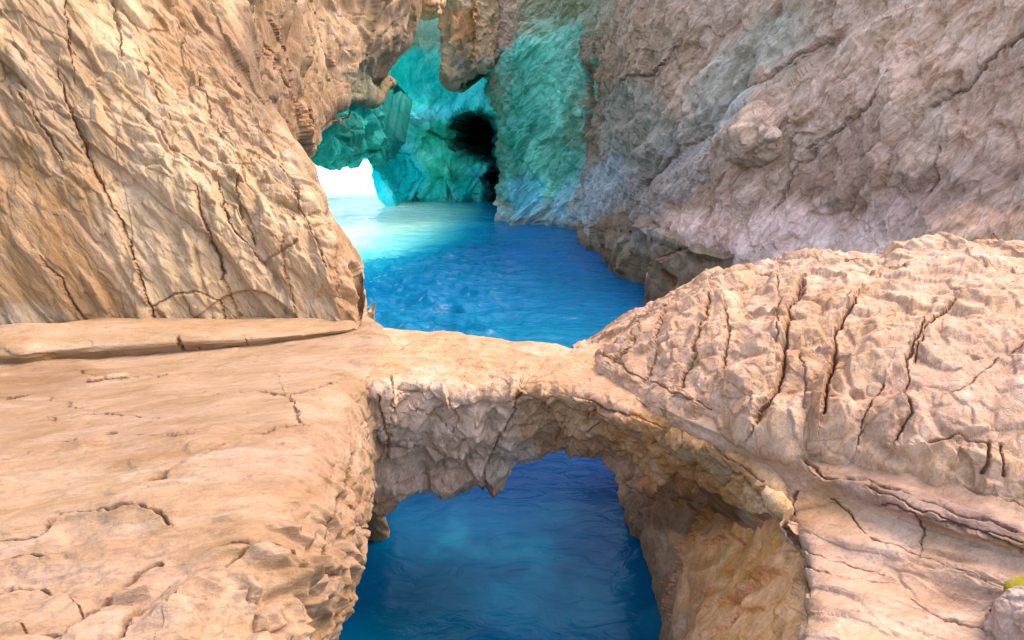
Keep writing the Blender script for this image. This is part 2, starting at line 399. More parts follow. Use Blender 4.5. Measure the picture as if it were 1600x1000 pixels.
# ================================================================== LEFT FOREGROUND LEDGE
def ledge():
    Ys = [6.4, 5.6, 4.9, 4.3, 3.7, 3.15, 2.65, 2.25, 1.85, 1.4, .7, -.6]
    xs = [-1.50, -1.08, -1.04, -1.05, -1.02, -.96, -.95, -.97, -1.0, -1.02, -1.02, -1.02]
    zs = [1.80, 1.80, 1.82, 1.84, 1.88, 1.91, 1.98, 2.06, 2.12, 2.12, 2.1, 2.1]
    cx = [-1.65, -1.26, -1.2, -1.26, -1.34, -1.36, -1.46, -1.5, -1.45, -1.4, -1.4, -1.4]
    tz = [2.33, 2.35, 2.34, 2.35, 2.38, 2.38, 2.36, 2.30, 2.34, 2.36, 2.3, 2.3]
    rows = []
    for Y, x, z, c, t in zip(Ys, xs, zs, cx, tz):
        rows.append([(-9, Y, t + .15), (-5.2, Y, t + .05), (-3.6, Y, t), (-2.5, Y, t - .02), (-1.8, Y, t), (c, Y, t - .02), ((c + x) / 2 + .04, Y, (t + z) / 2 + .10),
                     (x, Y, z), (x - .06, Y, z - .40), (x - .34, Y, 1.0), (x - .58, Y, .3), (x - .66, Y, -.6)])
    st = (1, .45, 0)
    L = [('smooth', 1.6, .06, st, 1.5), ('chips', .5, .045, st, 2.2), ('chips', .16, .024, st, 2.5), ('chips', .32, .03, st, 2.0), ('chips', .11, .016, st, 2.2), ('smooth', .07, .007, st, 2.0), ('smooth', .03, .003, st, 1.5)]
    cracks = [
        ([(-20, 725), (40, 712), (85, 692), (118, 687)], 3.6, 12, 8), ([(130, 692), (175, 678), (225, 684), (300, 680), (330, 672)], 3, 9, 6),
        ([(195, 770), (260, 738), (310, 715), (345, 700), (378, 692)], 4.2, 14, 9), ([(378, 692), (430, 672), (470, 668)], 2.5, 7, 3),
        ([(0, 845), (60, 830), (90, 805), (150, 795), (215, 792), (250, 805), (265, 820)], 3.6, 11, 8), ([(0, 870), (70, 862), (140, 850), (160, 845)], 3, 8, 5),
        ([(545, 700), (535, 760), (515, 790), (500, 850), (493, 885)], 2.2, 11), ([(537, 790), (545, 820), (570, 830), (582, 850)], 2, 9),
        ([(330, 860), (360, 850), (400, 852), (430, 885), (480, 890), (505, 912), (525, 938)], 2.6, 12, 4),
        ([(575, 600), (590, 640), (605, 690), (603, 730)], 3, 16), ([(265, 950), (300, 900), (350, 880), (380, 862)], 3.5, 12, 5),
        ([(100, 985), (130, 950), (185, 910), (230, 885), (250, 880)], 3.5, 13, 5), ([(0, 905), (60, 900), (110, 925), (130, 950)], 3, 10, 4),
        ([(175, 1000), (210, 960), (250, 930)], 3.5, 12, 4), ([(0, 960), (40, 975), (100, 985)], 3, 10, 3),
        ([(120, 560 + 20), (180, 592), (260, 588)], 2.2, 6, 3), ([(330, 618), (400, 612), (450, 620)], 1.8, 5, 2), ([(470, 660), (450, 600 + 20), (520, 600)], 1.8, 5, 2),
        ([(375, 925), (400, 960), (405, 1000)], 2.5, 8, 3), ([(0, 620), (60, 618), (130, 640)], 1.6, 4, 2), ([(30, 660), (150, 650), (260, 655)], 1.4, 4, 2)]
    bl = [(120, 640, 240, 60, 0, (208, 168, 130), .6), (60, 590, 120, 30, -8, (170, 124, 76), .5), (450, 720, 120, 60, -15, (216, 172, 136), .6), (120, 920, 260, 90, 0, (232, 190, 156), .7),
          (500, 850, 90, 130, 15, (204, 160, 118), .6), (600, 740, 30, 90, 0, (190, 160, 130), .6), (280, 690, 260, 30, -6, (204, 158, 116), .5), (350, 800, 200, 40, -5, (228, 184, 144), .6)]
    def amp(px, py): return .6 + .7 * sstep(640, 780, py) + 1.9 * sstep(800, 930, py) + .9 * sstep(380, 500, px) * sstep(570, 650, py) + .5 * np.exp(-((px - 590) / 60.) ** 2)
    return surf('rock_ledge', rows, M_ledge, L, PEACH, bl, cracks, seed=11, flip=False, thick=(0, 0, -1.5), ampfn=amp, gain=.335, step=1.4, tint=(1.06, .955, .86), crk=1.0)
led = ledge(); led.name = 'shelf_top'

# rounded band at the foot of the left wall
def band():
    rows = []
    prof = [(.00, .30, .9), (.0, .30, .5), (.10, .17, .22), (.04, .02, .03), (.10, -.12, -.05), (.3, -.30, 0)]
    cols = [(-400, 5.3), (-150, 4.75), (0, 4.55), (90, 4.75), (200, 4.9), (285, 5.02), (400, 5.18), (500, 5.38), (555, 5.6), (565, 6.4)]
    hs = [.30, .26, .23, .20, .18, .16, .13, .10, .02, -.5]
    # rows run from the wall behind, over the top, down the front to the ledge
    for (dy, dz) in [(.9, .25), (.5, .95), (.28, 1.0), (.10, .85), (.0, .55), (-.01, .25), (.02, .02), (.12, -.9)]:
        rows.append([PYrow(px, Y, dy, dz * h) for (px, Y), h in zip(cols, hs)])
    st = (1, .2, 0)
    L = [('smooth', .8, .07, st, 2.0), ('facet', .35, .035, st, 3), ('chips', .12, .014, st, 3), ('smooth', .1, .005, st, 4)]
    cracks = [([(276, 525), (281, 540), (288, 560)], 3, 18), ([(300, 548), (360, 556), (400, 552)], 2, 6), ([(385, 530), (390, 545), (398, 560)], 1.8, 6)]
    return surf('rounded_kerb', rows, M_ledge, L, (206, 164, 122), [(40, 590, 110, 45, 0, (150, 112, 62), .85), (200, 535, 200, 12, 0, (218, 182, 142), .7), (350, 560, 120, 14, 0, (176, 122, 76), .5)],
                cracks, seed=23, flip=False)
def root(name, loc, label, cat, parts):
    e = bpy.data.objects.new(name, None); C.objects.link(e); e.location = loc
    for p in parts:
        p.parent = e; p.matrix_parent_inverse = e.matrix_basis.inverted(); p.matrix_parent_inverse.translation = -Vector(loc)
    return tag(e, label, cat)
def PYrow(px, Y, dy, dz):
    x = (px - 800) / F_PX * Y / .952
    return (x, Y + dy, 2.34 + dz)
kerb = band()
root('rock_ledge', (-3, 4, 2.3), 'broad smooth peach rock shelf with long cracks, left of the lower blue pool', 'rock ledge', [led, kerb])

# ================================================================== LEFT WALL
def left_wall():
    rows = []
    spec = [  # py, silhouette px, silhouette Y, mid Y, left Y
        (600, 578, 5.75, 5.45, 4.95), (520, 558, 5.8, 5.5, 5.0), (430, 538, 5.95, 5.6, 5.05), (370, 508, 6.1, 5.7, 5.1), (300, 472, 6.35, 5.8, 5.2), (245, 452, 6.6, 5.95, 5.3),
        (190, 410, 6.9, 6.1, 5.35), (130, 380, 7.2, 6.3, 5.45), (60, 365, 7.6, 6.6, 5.6), (-20, 350, 8.1, 6.95, 5.8), (-120, 365, 8.7, 7.4, 6.1), (-240, 345, 9.5, 7.9, 6.5)]
    for py, sx, ys, ym, yl in spec:
        r = [PY(-420, py, yl - .6), PY(-200, py, yl - .25), PY(0, py, yl), PY(.22 * sx, py, yl * .72 + ym * .28), PY(.45 * sx, py, yl * .35 + ym * .65), PY(.65 * sx, py, ym), PY(.82 * sx, py, .55 * ym + .45 * ys), PY(.94 * sx, py, ys * .8 + ym * .2)]
        x, y, z = PY(sx, py, ys); r += [(x, y, z), (x + .0, y + .35, z), (x - .12, y + .8, z), (x - .5, y + 1.5, z), (x - 2.2, y + 4.5, z)]
        rows.append(r)
    # lower part reaching down to the water at the silhouette side
    low = [(p[0] + (.05 if k > 6 else 0), p[1], 1.2) for k, p in enumerate(rows[0])]
    low2 = [(p[0] + .0, p[1], -.5) for p in low]
    rows = [low2, low] + rows
    st = (.42, .12, -1)
    L = [('smooth', 2.2, .22, st, 2.0), ('facet', 1.1, .15, st, 2.6), ('facet', .42, .085, st, 3.2), ('facet', .16, .058, st, 3.6), ('facet', .07, .024, st, 3.6), ('smooth', .04, .008, st, 4)]
    cracks = [([(85, 100), (120, 190), (150, 270), (185, 340), (215, 420), (240, 500), (255, 530)], 3, 22, 8), ([(180, 0), (190, 60), (192, 95)], 3, 16), ([(100, 0), (108, 50), (115, 110)], 2.5, 14, 5),
              ([(305, 300), (320, 350), (335, 390), (345, 420)], 3.5, 22, 6), ([(340, 290), (350, 330), (372, 370), (395, 395), (412, 415)], 3, 18, 6), ([(412, 415), (440, 400), (460, 385)], 2.5, 14),
              ([(365, 290), (385, 350), (400, 385)], 2.5, 14, 4), ([(380, 150), (392, 180), (412, 215)], 3.5, 20, 10), ([(455, 300), (475, 340), (500, 400), (510, 418)], 2.5, 14, 4),
              ([(240, 480), (270, 462), (310, 455), (340, 470), (352, 520)], 3, 14, 5), ([(285, 465), (300, 505), (305, 530)], 2, 9), ([(340, 395), (350, 440), (372, 500), (385, 525)], 2.5, 12, 3),
              ([(440, 380), (450, 440), (462, 500)], 2, 9, 3), ([(230, 190), (260, 230), (310, 270)], 2.5, 12, 4), ([(330, 200), (380, 240), (430, 275), (460, 290)], 2.5, 12, 5), ([(60, 400), (90, 440), (140, 520)], 4, 14, 6),
              ([(210, 60), (230, 120), (262, 190)], 2.2, 12, 4), ([(20, 130), (60, 190), (95, 240)], 2.5, 12, 4), ([(280, 30), (300, 110), (330, 180), (350, 240)], 2.2, 12, 4), ([(500, 330), (520, 400), (528, 460)], 2, 8, 2)]
    bl = [(60, 380, 130, 230, -18, (176, 134, 84), .75), (150, 440, 60, 160, -30, (186, 140, 92), .5), (40, 505, 70, 40, 0, (206, 182, 152), .6), (75, 120, 80, 140, -15, (190, 156, 116), .6),
          (190, 60, 35, 120, -12, (244, 206, 150), .75), (300, 60, 80, 110, -20, (196, 148, 96), .6), (360, 130, 55, 160, -22, (180, 140, 100), .7), (400, 60, 30, 150, -5, (150, 118, 86), .8),
          (270, 380, 120, 160, -20, (240, 204, 156), .7), (430, 440, 110, 90, 10, (232, 190, 142), .7), (540, 430, 22, 110, -12, (196, 150, 106), .7), (330, 220, 120, 60, 35, (226, 184, 136), .6), (470, 260, 26, 60, -30, (190, 150, 110), .6)]
    def amp(px, py):
        smooth = np.exp(-((px - 40) / 130.) ** 2 - ((py - 420) / 150.) ** 2); sm2 = np.exp(-((px - 280) / 70.) ** 2 - ((py - 480) / 60.) ** 2)
        return 1 - .72 * smooth - .45 * sm2 + .35 * np.exp(-((px - 400) / 110.) ** 2 - ((py - 330) / 110.) ** 2)
    return surf('rock_wall', rows, M_left, L, (226, 186, 138), bl, cracks, seed=31, flip=True, thick=(-3, 5, 0), ampfn=amp, gain=.475, crk=.26, tint=(1.02, .975, .97), step=1.5)
tag(left_wall(), 'tall cream rock wall with slanting streaks, rising behind the left shelf', 'rock wall')

# ================================================================== ROCK BRIDGE (natural arch)
def arch():
    #      lip px,py,z     far top px,py      bottom px,py,Y   
    cols = [((520, 604), 2.2, (560, 512), (520, 800), 4.95),
            ((590, 602), 2.26, (595, 510), (590, 792), 4.95),
            ((640, 598), 2.24, (640, 511), (645, 772), 4.95),
            ((700, 598), 2.22, (700, 516), (705, 766), 4.92),
            ((745, 598), 2.22, (745, 520), (752, 770), 4.9),
            ((790, 600), 2.22, (790, 525), (784, 768), 4.88),
            ((830, 602), 2.23, (830, 529), (822, 735), 4.9),
            ((880, 606), 2.24, (875, 535), (868, 708), 4.9),
            ((940, 622), 2.25, (915, 542), (925, 722), 4.75),
            ((1000, 645), 2.25, (945, 548), (985, 742), 4.5),
            ((1060, 668), 2.24, (990, 560), (1035, 752), 4.1),
            ((1110, 690), 2.23, (1040, 570), (1085, 735), 3.85),
            ((1160, 722), 2.22, (1100, 590), (1150, 792), 3.35),
            ((1205, 758), 2.2, (1180, 620), (1205, 805), 3.05),
            ((1238, 800), 2.12, (1260, 650), (1240, 850), 2.8),
            ((1285, 850), 1.95, (1340, 690), (1290, 910), 2.6)]
    rows = [[] for _ in range(11)]
    for (lp, lz, fp, bp_, bY) in cols:
        lx, ly, _ = PZ(lp[0], lp[1], lz); fx, fy, _ = PZ(fp[0], fp[1], lz + .02)
        bx, by, bz = PY(bp_[0], bp_[1], bY)
        fx2, fy2 = fx, fy
        rows[0].append((bx * .9 + fx * .1, by + .75, bz + .25))
        rows[1].append((fx2, fy2 + .12, (bz + lz) / 2 + .2))
        rows[2].append((fx2, fy2 + .06, lz - .06))
        rows[3].append((fx2, fy2 - .12, lz + .015))
        rows[4].append(((fx + lx) / 2, (fy + ly) / 2, lz + .04))
        rows[5].append((lx * .8 + fx * .2, ly * .8 + fy * .2, lz + .02))
        rows[6].append((lx, ly, lz - .06))
        rows[7].append((lx * .7 + bx * .3, ly * .7 + by * .3 - .05, lz * .68 + bz * .32))
        rows[8].append((lx * .3 + bx * .7, ly * .3 + by * .7 - .02, lz * .3 + bz * .7))
        rows[9].append((bx, by, bz))
        rows[10].append((bx * .9 + fx * .1, by + .38, bz + .12))
    rows.append(rows[0])
    st = (.5, 0, 1)
    L = [('smooth', .8, .12, st, 1.1), ('facet', .42, .13, st, 1.2), ('facet', .17, .05, st, 1.3), ('facet', .07, .022, st, 1.3), ('smooth', .05, .006, st, 1)]
    cracks = [([(810, 612), (800, 650), (775, 690), (760, 730), (757, 770)], 3.5, 20, 10), ([(590, 620), (603, 660), (608, 720)], 3.5, 22), ([(612, 590), (616, 640), (605, 665)], 2.5, 14), ([(650, 640), (690, 660), (740, 690)], 2.2, 10, 4),
              ([(860, 640), (920, 665), (1000, 680), (1070, 712)], 3, 14, 6), ([(900, 625), (980, 648), (1060, 672), (1130, 705), (1190, 750)], 3, 16, 8), ([(1065, 668), (1068, 700)], 2.2, 10), ([(1120, 690), (1112, 722)], 2, 9),
              ([(700, 620), (715, 650), (700, 690)], 2, 9, 3), ([(870, 690), (880, 660), (930, 650)], 2.4, 10, 4), ([(1100, 720), (1150, 745), (1195, 790)], 2.6, 12, 6), ([(625, 745), (680, 742), (720, 760)], 2, 8, 3)]
    bl = [(690, 690, 130, 105, 0, (206, 176, 152), .95), (640, 640, 60, 50, 0, (206, 178, 154), .6), (800, 735, 45, 45, 0, (206, 188, 168), .7), (900, 670, 90, 45, 10, (186, 146, 106), .8), (1030, 700, 90, 60, 25, (194, 142, 90), .9),
          (1130, 745, 80, 50, 35, (180, 132, 82), .9), (1080, 680, 80, 16, 28, (214, 158, 98), .7), (1200, 770, 50, 60, 40, (206, 166, 120), .8), (740, 560, 240, 36, 4, (178, 142, 106), .95), (650, 520, 90, 12, 3, (196, 158, 124), .5), (860, 545, 60, 10, 8, (206, 170, 140), .6)]  # light balance painted in: darker top, lighter face
    def amp(px, py):                       # the walked-smooth top is gentle, the face broken
        lipy = np.interp(px, [520, 880, 1000, 1110, 1205, 1290], [600, 606, 645, 690, 758, 850])
        return .22 + .78 * sstep(-14, 16, py - lipy)
    o = surf('rock_arch', rows, M_arch, L, (186, 146, 112), bl, cracks, seed=47, flip=False, ampfn=amp, gain=.78, stainw=.3, tint=(1.05, .955, .86))
    return o
ar = arch(); ar.name = 'span'

# ================================================================== WALL UNDER THE BRIDGE (right side of the pool)
def pier():
    rows = []
    for py, sx in [(700, 975), (735, 966), (790, 976), (850, 1000), (920, 1016), (1000, 1030), (1090, 1040), (1250, 1060)]:
        r = [PZ(sx - 14, py + 6, -.6), PZ(sx, py, 0.0)]
        for dx, z in [(28, .45), (75, .90), (125, 1.20), (180, 1.50), (240, 1.85), (320, 2.2)]:
            if py < 780: z = z * .85
            r.append(PZ(sx + dx, py, min(z, 1.8)))
        rows.append(r)
    st = (-.3, .6, 1)
    L = [('smooth', .9, .14, st, 1.3), ('facet', .5, .10, st, 1.5), ('facet', .18, .04, st, 1.5), ('chips', .07, .02, st, 1.5), ('smooth', .05, .006, st, 2)]
    cracks = [([(1090, 800), (1075, 840), (1050, 870), (1038, 905), (1045, 960)], 4, 24, 8), ([(1090, 845), (1130, 835), (1160, 850)], 3, 14), ([(1140, 935), (1180, 915), (1215, 895)], 4, 22, 10), ([(1085, 925), (1105, 935), (1110, 920)], 3, 14),
              ([(1010, 770), (1060, 790), (1130, 800), (1190, 810)], 3.5, 16, 6), ([(1130, 985), (1165, 960), (1200, 950)], 3, 12, 4)]
    bl = [(1010, 900, 45, 200, -12, (146, 122, 98), .85), (1060, 800, 110, 40, 10, (110, 84, 58), .8), (1160, 900, 90, 130, 0, (204, 150, 96), .9), (1150, 860, 60, 60, 0, (206, 150, 92), .8)]
    return surf('rock_pillar', rows, M_arch, L, (182, 138, 94), bl, cracks, seed=59, flip=True, thick=(1.5, .6, 0), gain=1.55)
tag(pier(), 'ochre rock flank dropping into the lower pool beneath the right end of the bridge', 'rock pillar')

# ================================================================== RIGHT LEDGE
def right_ledge():
    A = [[(900, 560, 2.1), (1000, 575, 2.35), (1100, 620, 2.38), (1240, 650, 2.40), (1400, 692, 2.42), (1500, 722, 2.42), (1620, 752, 2.42), (1850, 815, 2.42)],
         [(900, 585, 2.1), (1010, 625, 2.30), (1110, 665, 2.31), (1215, 688, 2.32), (1370, 745, 2.34), (1480, 770, 2.35), (1620, 800, 2.36), (1850, 860, 2.36)],
         [(920, 610, 2.0), (1020, 650, 2.20), (1125, 690, 2.24), (1220, 712, 2.28), (1310, 752, 2.29), (1440, 795, 2.30), (1610, 845, 2.31), (1850, 910, 2.3)],
         [(1000, 690, 1.9), (1100, 730, 2.0), (1170, 760, 2.08), (1225, 765, 2.14), (1310, 790, 2.19), (1440, 828, 2.20), (1610, 875, 2.22), (1850, 940, 2.2)],
         [(1120, 800, 1.8), (1190, 810, 1.9), (1222, 820, 2.02), (1250, 822, 2.10), (1330, 842, 2.14), (1450, 880, 2.14), (1610, 925, 2.15), (1850, 980, 2.1)],
         [(1150, 880, 1.6), (1200, 882, 1.75), (1235, 882, 1.96), (1268, 872, 2.06), (1340, 890, 2.08), (1450, 930, 2.06), (1605, 970, 2.05), (1850, 1040, 2.0)],
         [(1150, 950, 1.5), (1190, 950, 1.7), (1226, 945, 1.93), (1262, 930, 2.05), (1340, 950, 2.09), (1450, 985, 2.04), (1590, 1015, 2.05), (1800, 1080, 2.0)],
         [(1130, 1030, 1.4), (1170, 1030, 1.65), (1212, 1020, 1.92), (1250, 1010, 2.05), (1340, 1030, 2.10), (1450, 1060, 2.06), (1580, 1090, 2.05), (1780, 1150, 2.0)],
         [(1110, 1200, 1.3), (1150, 1200, 1.6), (1195, 1180, 1.90), (1240, 1180, 2.02), (1340, 1180, 2.08), (1450, 1200, 2.05), (1580, 1220, 2.0), (1780, 1260, 2.0)]]
    rows = []
    for r in A:
        rr = [PZ(*p) for p in r]; x, y, z = rr[-1]; rr.append((x + 1.6, y - .15, z + .05))
        if A.index(r) >= 3:
            x, y, z = rr[3]; rr[0:3] = [(x + .40, y + .1, z - .75), (x + .16, y + .04, z - .40), (x + .01, y, z - .14)]
        x, y, z = rr[0]
        rows.append([(x + .9, y + .1, z - .45), (x + .30, y + .05, z - .30)] + rr)
    st = (.8, -.55, 0)
    L = [('smooth', .9, .04, st, 1.8), ('facet', .5, .065, st, 3.5), ('facet', .17, .026, st, 3.0), ('chips', .07, .016, st, 2.5), ('smooth', .05, .004, st, 3)]
    cracks = [([(1195, 690), (1250, 712), (1290, 745), (1350, 752), (1450, 785), (1540, 812), (1620, 838)], 4, 18, 9), ([(1340, 760), (1420, 792), (1500, 820), (1600, 850)], 2.5, 10, 5),
              ([(1360, 840), (1415, 856), (1460, 872), (1510, 888), (1545, 905)], 2.4, 10, 4), ([(1240, 880), (1300, 900), (1400, 918), (1450, 952), (1500, 975), (1545, 982)], 3.5, 15, 7), ([(1545, 982), (1555, 945), (1590, 930)], 3, 14, 5),
              ([(1380, 790), (1430, 800), (1442, 830), (1440, 852)], 2, 8, 3), ([(1250, 860), (1330, 880), (1400, 905)], 2, 7, 4), ([(1260, 930), (1340, 960), (1420, 990)], 2.2, 8, 5), ([(1240, 770), (1232, 830), (1215, 868)], 3, 14),
              ([(1300, 780), (1330, 800), (1350, 830)], 2.2, 9, 3), ([(1470, 815), (1530, 830), (1600, 865)], 3, 12, 6), ([(1500, 750 + 10), (1560, 780), (1600, 790)], 2, 7, 3)]
    bl = [(1450, 790, 180, 30, 16, (190, 152, 132), .75), (1560, 825, 70, 20, 18, (160, 130, 118), .7), (1400, 740, 160, 22, 14, (224, 180, 150), .7), (1280, 790, 45, 50, 30, (208, 160, 110), .7), (1400, 900, 200, 90, 15, (234, 194, 166), .8),
          (1250, 960, 40, 50, 0, (190, 156, 124), .6), (1120, 650, 120, 20, 20, (226, 178, 140), .7), (1110, 765, 120, 42, 12, (170, 124, 74), 1)]
    return surf('rock_ledge', rows, M_ledge, L, (228, 186, 152), bl, cracks, seed=67, flip=False, thick=(.8, -.2, -.3), gain=.43, tint=(1.06, .95, .85), step=1.6)
rl = right_ledge()
tag(rl, 'pink layered rock shelf with thin slanting sheets, lower right beside the yellow green stone', 'rock ledge')

# ================================================================== RIGHT ROCK MOUND
def mound():
    base = [(896, 566), (922, 566), (1000, 618), (1100, 660), (1200, 692), (1300, 710), (1400, 732), (1500, 758), (1600, 784), (1720, 814), (1900, 864), (2400, 990)]
    crest = [(900, 556), (938, 538), (990, 506), (1075, 468), (1185, 434), (1290, 414), (1400, 406), (1500, 396), (1600, 386), (1720, 378), (1900, 366), (2400, 340)]
    cY = [5.3, 5.35, 5.35, 5.25, 5.15, 5.05, 4.95, 4.85, 4.75, 4.6, 4.4, 4.0]
    bz = [2.15, 2.28, 2.30, 2.32, 2.34, 2.36, 2.38, 2.38, 2.38, 2.38, 2.38, 2.4]
    rows = [[] for _ in range(11)]
    for b, c, Yc, z0 in zip(base, crest, cY, bz):
        b3 = np.array(PZ(b[0], b[1], z0)); c3 = np.array(PY(c[0], c[1], Yc))
        rows[0].append(b3 + (.1, .5, -.30)); rows[1].append(b3 + (0, .03, -.10))
        for k, (t, fy) in enumerate([(.10, .02), (.35, .14), (.60, .34), (.82, .62)]):
            py = b[1] + (c[1] - b[1]) * t; px = b[0] + (c[0] - b[0]) * t
            rows[2 + k].append(PY(px, py, b3[1] + (Yc - b3[1]) * fy))
        rows[6].append(c3); rows[7].append(c3 + (0, .5, -.02)); q = .25 if px < 1000 else 1
        rows[8].append(c3 + (.1, 1.2 * q, -.4)); rows[9].append(c3 + (.1, 1.7 * q, -1.4 * q - .2)); rows[10].append(c3 + (.1, 1.9 * q, -3.6 * q))
    st = (.25, .1, 1)
    L = [('smooth', 1.2, .08, st, 1.5), ('facet', .75, .11, st, 1.9), ('facet', .28, .060, st, 1.7), ('facet', .10, .026, st, 1.6), ('chips', .05, .010, st, 1.4), ('smooth', .05, .004, st, 2)]
    cracks = [([(1250, 440), (1238, 480), (1225, 530), (1222, 580), (1200, 630), (1182, 660)], 4.5, 30, 10), ([(1335, 470), (1305, 520), (1300, 590), (1285, 650)], 5, 32, 12), ([(1255, 450), (1245, 470), (1228, 482)], 4, 26),
              ([(1215, 435), (1217, 500), (1212, 540)], 2.5, 12, 4), ([(1135, 480), (1138, 520), (1125, 575)], 3, 18, 5), ([(1110, 470), (1085, 540), (1060, 590)], 3, 16, 6), ([(1440, 510), (1420, 560), (1412, 620), (1420, 650), (1400, 690)], 3, 18, 7),
              ([(1490, 470), (1440, 520), (1430, 560)], 2.6, 14, 5), ([(1545, 690), (1535, 740)], 4, 26), ([(1562, 690), (1566, 740)], 3, 18), ([(1450, 690), (1500, 620 + 60), (1540, 690)], 3, 12, 4), ([(1340, 700), (1360, 640), (1380, 600)], 2.4, 12, 4),
              ([(1000, 500), (990, 540), (960, 570)], 2.4, 10, 4), ([(1040, 480), (1020, 540), (1000, 590)], 2.4, 10, 4), ([(1150, 420), (1250, 430), (1330, 420), (1420, 440)], 2.6, 10, 6), ([(1300, 400), (1400, 415), (1520, 405), (1600, 420)], 2.6, 9, 6),
              ([(1330, 450), (1420, 440), (1500, 455), (1600, 440)], 2.6, 9, 5), ([(1440, 620), (1500, 610), (1560, 560), (1600, 540)], 2.4, 10, 5), ([(1250, 560), (1262, 600), (1255, 640)], 2.2, 10), ([(930, 552), (960, 566), (1010, 590), (1100, 630)], 2.5, 10)]
    bl = [(1040, 540, 110, 70, 35, (214, 172, 140), .6), (1400, 420, 260, 34, 0, (240, 200, 168), .8), (1250, 540, 60, 100, 10, (208, 160, 120), .6), (1500, 600, 140, 110, 0, (222, 182, 156), .7), (1150, 540, 80, 90, 10, (236, 192, 156), .6),
          (1290, 620, 30, 60, 10, (176, 128, 84), .6), (1380, 660, 50, 50, 0, (210, 168, 140), .6)]
    def amp(px, py): return 1 - .45 * np.exp(-((px - 1520) / 110.) ** 2 - ((py - 600) / 90.) ** 2)
    return surf('rock_mound', rows, M_hump, L, (230, 186, 150), bl, cracks, seed=73, flip=True, ampfn=amp, step=1.6, gain=.50, tint=(1.06, .95, .84), crk=.42)
tag(mound(), 'big rounded pink boulder mound with deep upright clefts, above the right shelf', 'rock mound')

